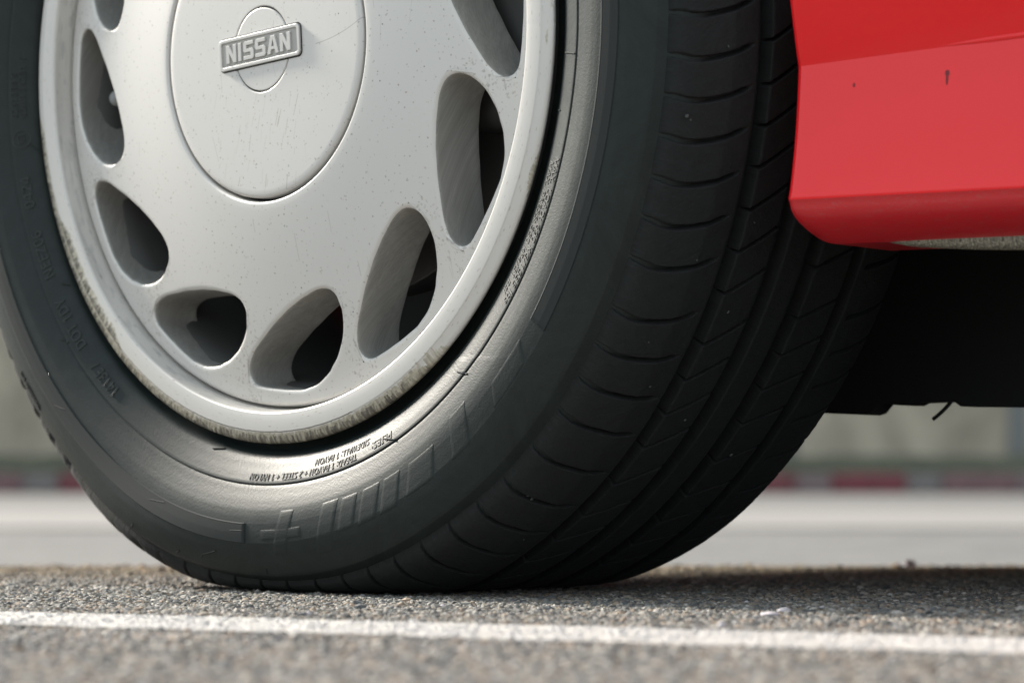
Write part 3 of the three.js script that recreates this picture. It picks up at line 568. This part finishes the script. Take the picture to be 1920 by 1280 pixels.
// ------------------------------------------------------------------ car body
// height (y) against outboard offset (z) of the side below the door, from the arch edge back
const S0 = .3275;
{
  const rows = [];
  const crease = s => .2520 + .055 * (s - S0);
  // [height as a share between marks, offset]; k marks: 0 top .300, 1 crease, 2 lower edge .1895, 3 bottom .1705
  const secs = [];
  for (let k = 0; k <= 10; k++) secs.push([0, k / 10]);
  for (let k = 1; k <= 16; k++) secs.push([1, k / 16]);
  for (let k = 1; k <= 14; k++) secs.push([2, k / 14]);
  secs.push([3, 0], [3, .3], [3, 1]);
  const at = (s, q) => {
    const [k, t] = q, c = crease(s);
    if (k === 0) { const y = lerp(.300, c, t); return [y, .0362 + .0128 * Math.pow(1 - t, .9)]; }
    if (k === 1) { const y = lerp(c, .1905, t), z = lerp(.0362, .0464, t) - .0016 * Math.sin(Math.PI * t); return [y, z + .0006 * sstep(.92, 1, t)]; }
    if (k === 2) { const a = t * 1.45; return [.1900 - .0198 * Math.pow(t, .80) , .0470 - .0012 * sstep(0, .1, t) - .026 * Math.pow(t, 1.9)]; }
    return [.1700 + .0006 * t, .0190 - .06 * t];
  };
  const cols = [];
  for (let k = 0; k <= 3; k++) cols.push({ s: S0, dz: -.004 - .04 * (1 - k / 3) });
  for (let k = 1; k <= 8; k++) { const f = k / 8 * Math.PI / 2; cols.push({ s: S0 + .0042 * (1 - Math.cos(f)), dz: -.0042 * (1 - Math.sin(f)) }); }
  for (let k = 1; k <= 130; k++) cols.push({ s: S0 + .0042 + (k <= 100 ? .19 * k / 100 : .19 + 1.54 * ((k - 100) / 30)), dz: 0 });
  const cx = -.0;
  const patch = (list) => gridGeo(cols.length - 1, list.length - 1, (i, j) => {
    const c = cols[i]; let [y, z] = at(c.s, list[j]);
    const corner = Math.max(0, S0 + .014 - c.s) / .014;              // the lower front corner is rounded
    if (list[j][0] >= 2) y += .0050 * corner * corner * (list[j][0] === 3 ? 1 : list[j][1]);
    return [c.s, y, z + c.dz, c.s / .1, (y + z) / .1];
  }, false, true);
  // red paint flecked with a duller, paler red on the tucked-under edge
  const flecks = dataTex(512, 512, (i, j) => {
    const v = j / 512; const n = tile(i, j, 512, 46, 3), m = tile(i, j, 512, 14, 7);
    const k = sstep(.05, .32, n + .5 * m) * .5; return [lerp(204, 186, k), lerp(16, 96, k), lerp(32, 88, k)];
  }, true, [1.4, 3]);
  M.redFlecked = new THREE.MeshPhysicalMaterial({ map: flecks, roughness: .5, clearcoat: .6, clearcoatRoughness: .25 });
  mesh('door_panel', patch(secs.filter(q => q[0] === 0)), M.red, car);
  mesh('sill_skirt', patch([[1, 0], ...secs.filter(q => q[0] === 1), [2, 0], [2, .02]]), M.red, car);
  // bead added along the crease to catch a streak of highlight
  mesh('added_crease_bead', gridGeo(90, 6, (i, j) => { const s = lerp(S0 + .046, S0 + 1.7, Math.pow(i / 90, 2)), w = .0016 * sstep(0, .06, s - S0 - .046), t = lerp(-.2, 1.2, j / 6) * Math.PI; return [s, crease(s) + .0006 + w * Math.cos(t), .0362 - .0005 + w * Math.sin(t)]; }), M.red, car);
  mesh('sill_underside', patch([[2, .02], ...secs.filter(q => q[0] >= 2)]), M.redFlecked, car);
  // stone chips and a drip mark on the paint
  const spot = (s, y, w, h, mat) => { const [yy, z] = [y, interp([[.19, .0464], [.252, .0362]], y)]; const o = new THREE.SphereGeometry(1, 14, 8); o.scale(w, h, .00022); const m = mesh(numbered('dirt_mark'), o, mat, car); m.position.set(s, yy, z + .00005 - .0012 * Math.sin(Math.PI * clamp((.252 - y) / .062))); m.rotation.x = -.16; };
  const dm = new THREE.MeshStandardMaterial({ color: lin(.20, .035, .04), roughness: .9 });
  spot(.4045, .2425, .0007, .0042, dm); spot(.4046, .2445, .0014, .0022, dm); spot(.4975, .2475, .0026, .0016, dm); spot(.4995, .2462, .0012, .0012, dm); spot(.513, .222, .0006, .0012, dm); spot(.505, .217, .0005, .0008, dm); spot(.358, .2415, .0006, .0010, dm);
}
{ // pinch seam under the sill, undertray, inner arch
  const seam = dataTex(256, 128, (i, j) => { const k = 1 + 1.1 * tile(i, j, 256, 26, 2) + .5 * (rnd() - .5); return [124 * k, 120 * k, 108 * k]; }, true, [6, 1]);
  const sm = new THREE.MeshStandardMaterial({ map: seam, roughness: 1 });
  const sg = gridGeo(60, 6, (i, j) => { const s = lerp(.352, .62, i / 60), e = Math.min(1, sstep(0, .10, i / 60) + .0); const t = j / 6 * Math.PI; const d = (.0062 * Math.sin(Math.PI * clamp((s - .352) / .20)) + .0012) * e; return [s, .1712 - d * Math.sin(t) , .020 - .012 * (1 - Math.cos(t)) / 2, s * 8, t / 3]; });
  mesh('pinch_seam', sg, sm, car);
  // undertray with a stepped lower edge, reaching inboard
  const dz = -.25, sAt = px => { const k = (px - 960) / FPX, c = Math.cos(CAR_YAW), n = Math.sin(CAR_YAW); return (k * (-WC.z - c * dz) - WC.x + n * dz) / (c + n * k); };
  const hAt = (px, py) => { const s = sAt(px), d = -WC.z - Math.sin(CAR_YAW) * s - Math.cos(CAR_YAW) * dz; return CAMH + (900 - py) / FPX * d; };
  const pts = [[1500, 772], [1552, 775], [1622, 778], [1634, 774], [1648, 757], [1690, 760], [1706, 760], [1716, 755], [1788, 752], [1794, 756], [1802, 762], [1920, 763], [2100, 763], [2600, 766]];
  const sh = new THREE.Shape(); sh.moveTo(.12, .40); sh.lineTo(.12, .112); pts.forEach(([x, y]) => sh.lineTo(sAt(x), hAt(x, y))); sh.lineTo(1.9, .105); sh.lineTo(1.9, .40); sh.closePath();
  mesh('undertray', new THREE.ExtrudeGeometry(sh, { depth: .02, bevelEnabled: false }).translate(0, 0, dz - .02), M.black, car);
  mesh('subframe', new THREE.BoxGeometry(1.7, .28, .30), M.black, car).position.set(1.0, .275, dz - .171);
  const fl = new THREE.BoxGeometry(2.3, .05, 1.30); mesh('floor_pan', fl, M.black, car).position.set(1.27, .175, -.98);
  // plastic arch liner: a curved sheet over the wheel
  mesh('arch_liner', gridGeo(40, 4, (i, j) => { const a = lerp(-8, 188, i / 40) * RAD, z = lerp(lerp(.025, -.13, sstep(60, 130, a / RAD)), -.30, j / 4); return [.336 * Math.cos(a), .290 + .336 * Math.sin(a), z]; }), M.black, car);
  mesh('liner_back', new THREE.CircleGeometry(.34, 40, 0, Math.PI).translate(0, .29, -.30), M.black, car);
  // loose cable tie hanging below
  const a = new THREE.Vector3(sAt(1785), hAt(1785, 752), dz), b = new THREE.Vector3(sAt(1750), hAt(1750, 786), dz);
  const mid = a.clone().lerp(b, .5).add(new THREE.Vector3(.0006, -.0008, 0));
  mesh('cable_tie', new THREE.TubeGeometry(new THREE.QuadraticBezierCurve3(a, mid, b), 12, .0011, 6), M.black, car);
}
{ // the rest of the body, above and outside the frame
  const low = new THREE.Shape(); const A = .345, cy = .29;
  low.moveTo(-.56, .31); low.lineTo(-.64, .36); low.lineTo(-.67, .50); low.lineTo(-.62, .66); low.lineTo(.10, .78); low.lineTo(.55, .86); low.lineTo(2.6, .90); low.lineTo(3.15, .84); low.lineTo(3.22, .55); low.lineTo(3.15, .26); low.lineTo(2.82, .235);
  low.lineTo(2.45 + A, cy); for (let k = 1; k <= 18; k++) { const t = k / 18 * Math.PI; low.lineTo(2.45 + A * Math.cos(t), cy + A * Math.sin(t)); }
  low.lineTo(2.45 - A - .002, .298); low.lineTo(A + .002, .298); for (let k = 0; k <= 24; k++) { const t = k / 24 * Math.PI; low.lineTo(A * Math.cos(t), cy + A * Math.sin(t)); }
  low.lineTo(-A - .01, .31); low.closePath();
  const g = new THREE.ExtrudeGeometry(low, { depth: 1.86, bevelEnabled: true, bevelThickness: .02, bevelSize: .012, bevelOffset: -.012, bevelSegments: 3, curveSegments: 8 });
  g.translate(0, 0, .036 - .02 - 1.86);
  const p = g.attributes.position; const mid = .036 - .95;
  for (let i = 0; i < p.count; i++) { const s = p.getX(i), z = p.getZ(i); const q = Math.max(0, .05 - s), ins = q < .4 ? .14 * Math.pow(q / .4, 1.4) : .14 + .40 * (q - .4); p.setZ(i, z - Math.sign(z - mid) * ins); }
  g.computeVertexNormals(); mesh('body_shell', g, M.red, car);
  const cab = new THREE.Shape(); cab.moveTo(.55, .855); cab.lineTo(1.25, 1.27); cab.lineTo(2.25, 1.29); cab.lineTo(2.95, .88); cab.closePath();
  const cg = new THREE.ExtrudeGeometry(cab, { depth: 1.3, bevelEnabled: true, bevelThickness: .06, bevelSize: .04, bevelOffset: -.04, bevelSegments: 3 }); cg.translate(0, 0, mid - .65);
  mesh('cabin_glass', cg, M.glass, car);
  const roof = new RoundedBoxGeometry(1.15, .05, 1.22, 3, .02); mesh('roof', roof, M.red, car).position.set(1.76, 1.29, mid);
  // the other wheels, out of the frame
  const simple = (s, z, flip) => {
    const w = new THREE.Group(); w.name = numbered('plain_wheel'); car.add(w);
    const pr = [[.20, -.01], [.25, .0], [.28, -.008], [.296, -.03], [.298, -.10], [.296, -.17], [.28, -.19], [.20, -.18]];
    mesh('tyre', gridGeo(72, pr.length - 1, (i, j) => { const t = i / 72 * 2 * Math.PI, [r, a] = pr[j]; return [r * Math.cos(t), r * Math.sin(t), a]; }, true), M.tread, w);
    const rp = [[0, .004], [.12, -.002], [.185, -.012], [.19, 0], [.206, -.002], [.206, -.02]];
    mesh('rim', gridGeo(72, rp.length - 1, (i, j) => { const t = i / 72 * 2 * Math.PI, [r, a] = rp[j]; return [r * Math.cos(t), r * Math.sin(t), a]; }, true), new THREE.MeshStandardMaterial({ color: lin(.5, .5, .5), roughness: .5, metalness: .3 }), w);
    if (flip) w.rotation.y = Math.PI;
    const wp = car.localToWorld(new THREE.Vector3(s, 0, z)); w.position.set(s, .2985 + groundH(-wp.z), z); return w;
  };
  simple(2.45, .02, false); simple(2.45, -1.84, true); simple(0, -1.84, true).rotation.y += .24;
}
renderer.render(scene, camera);
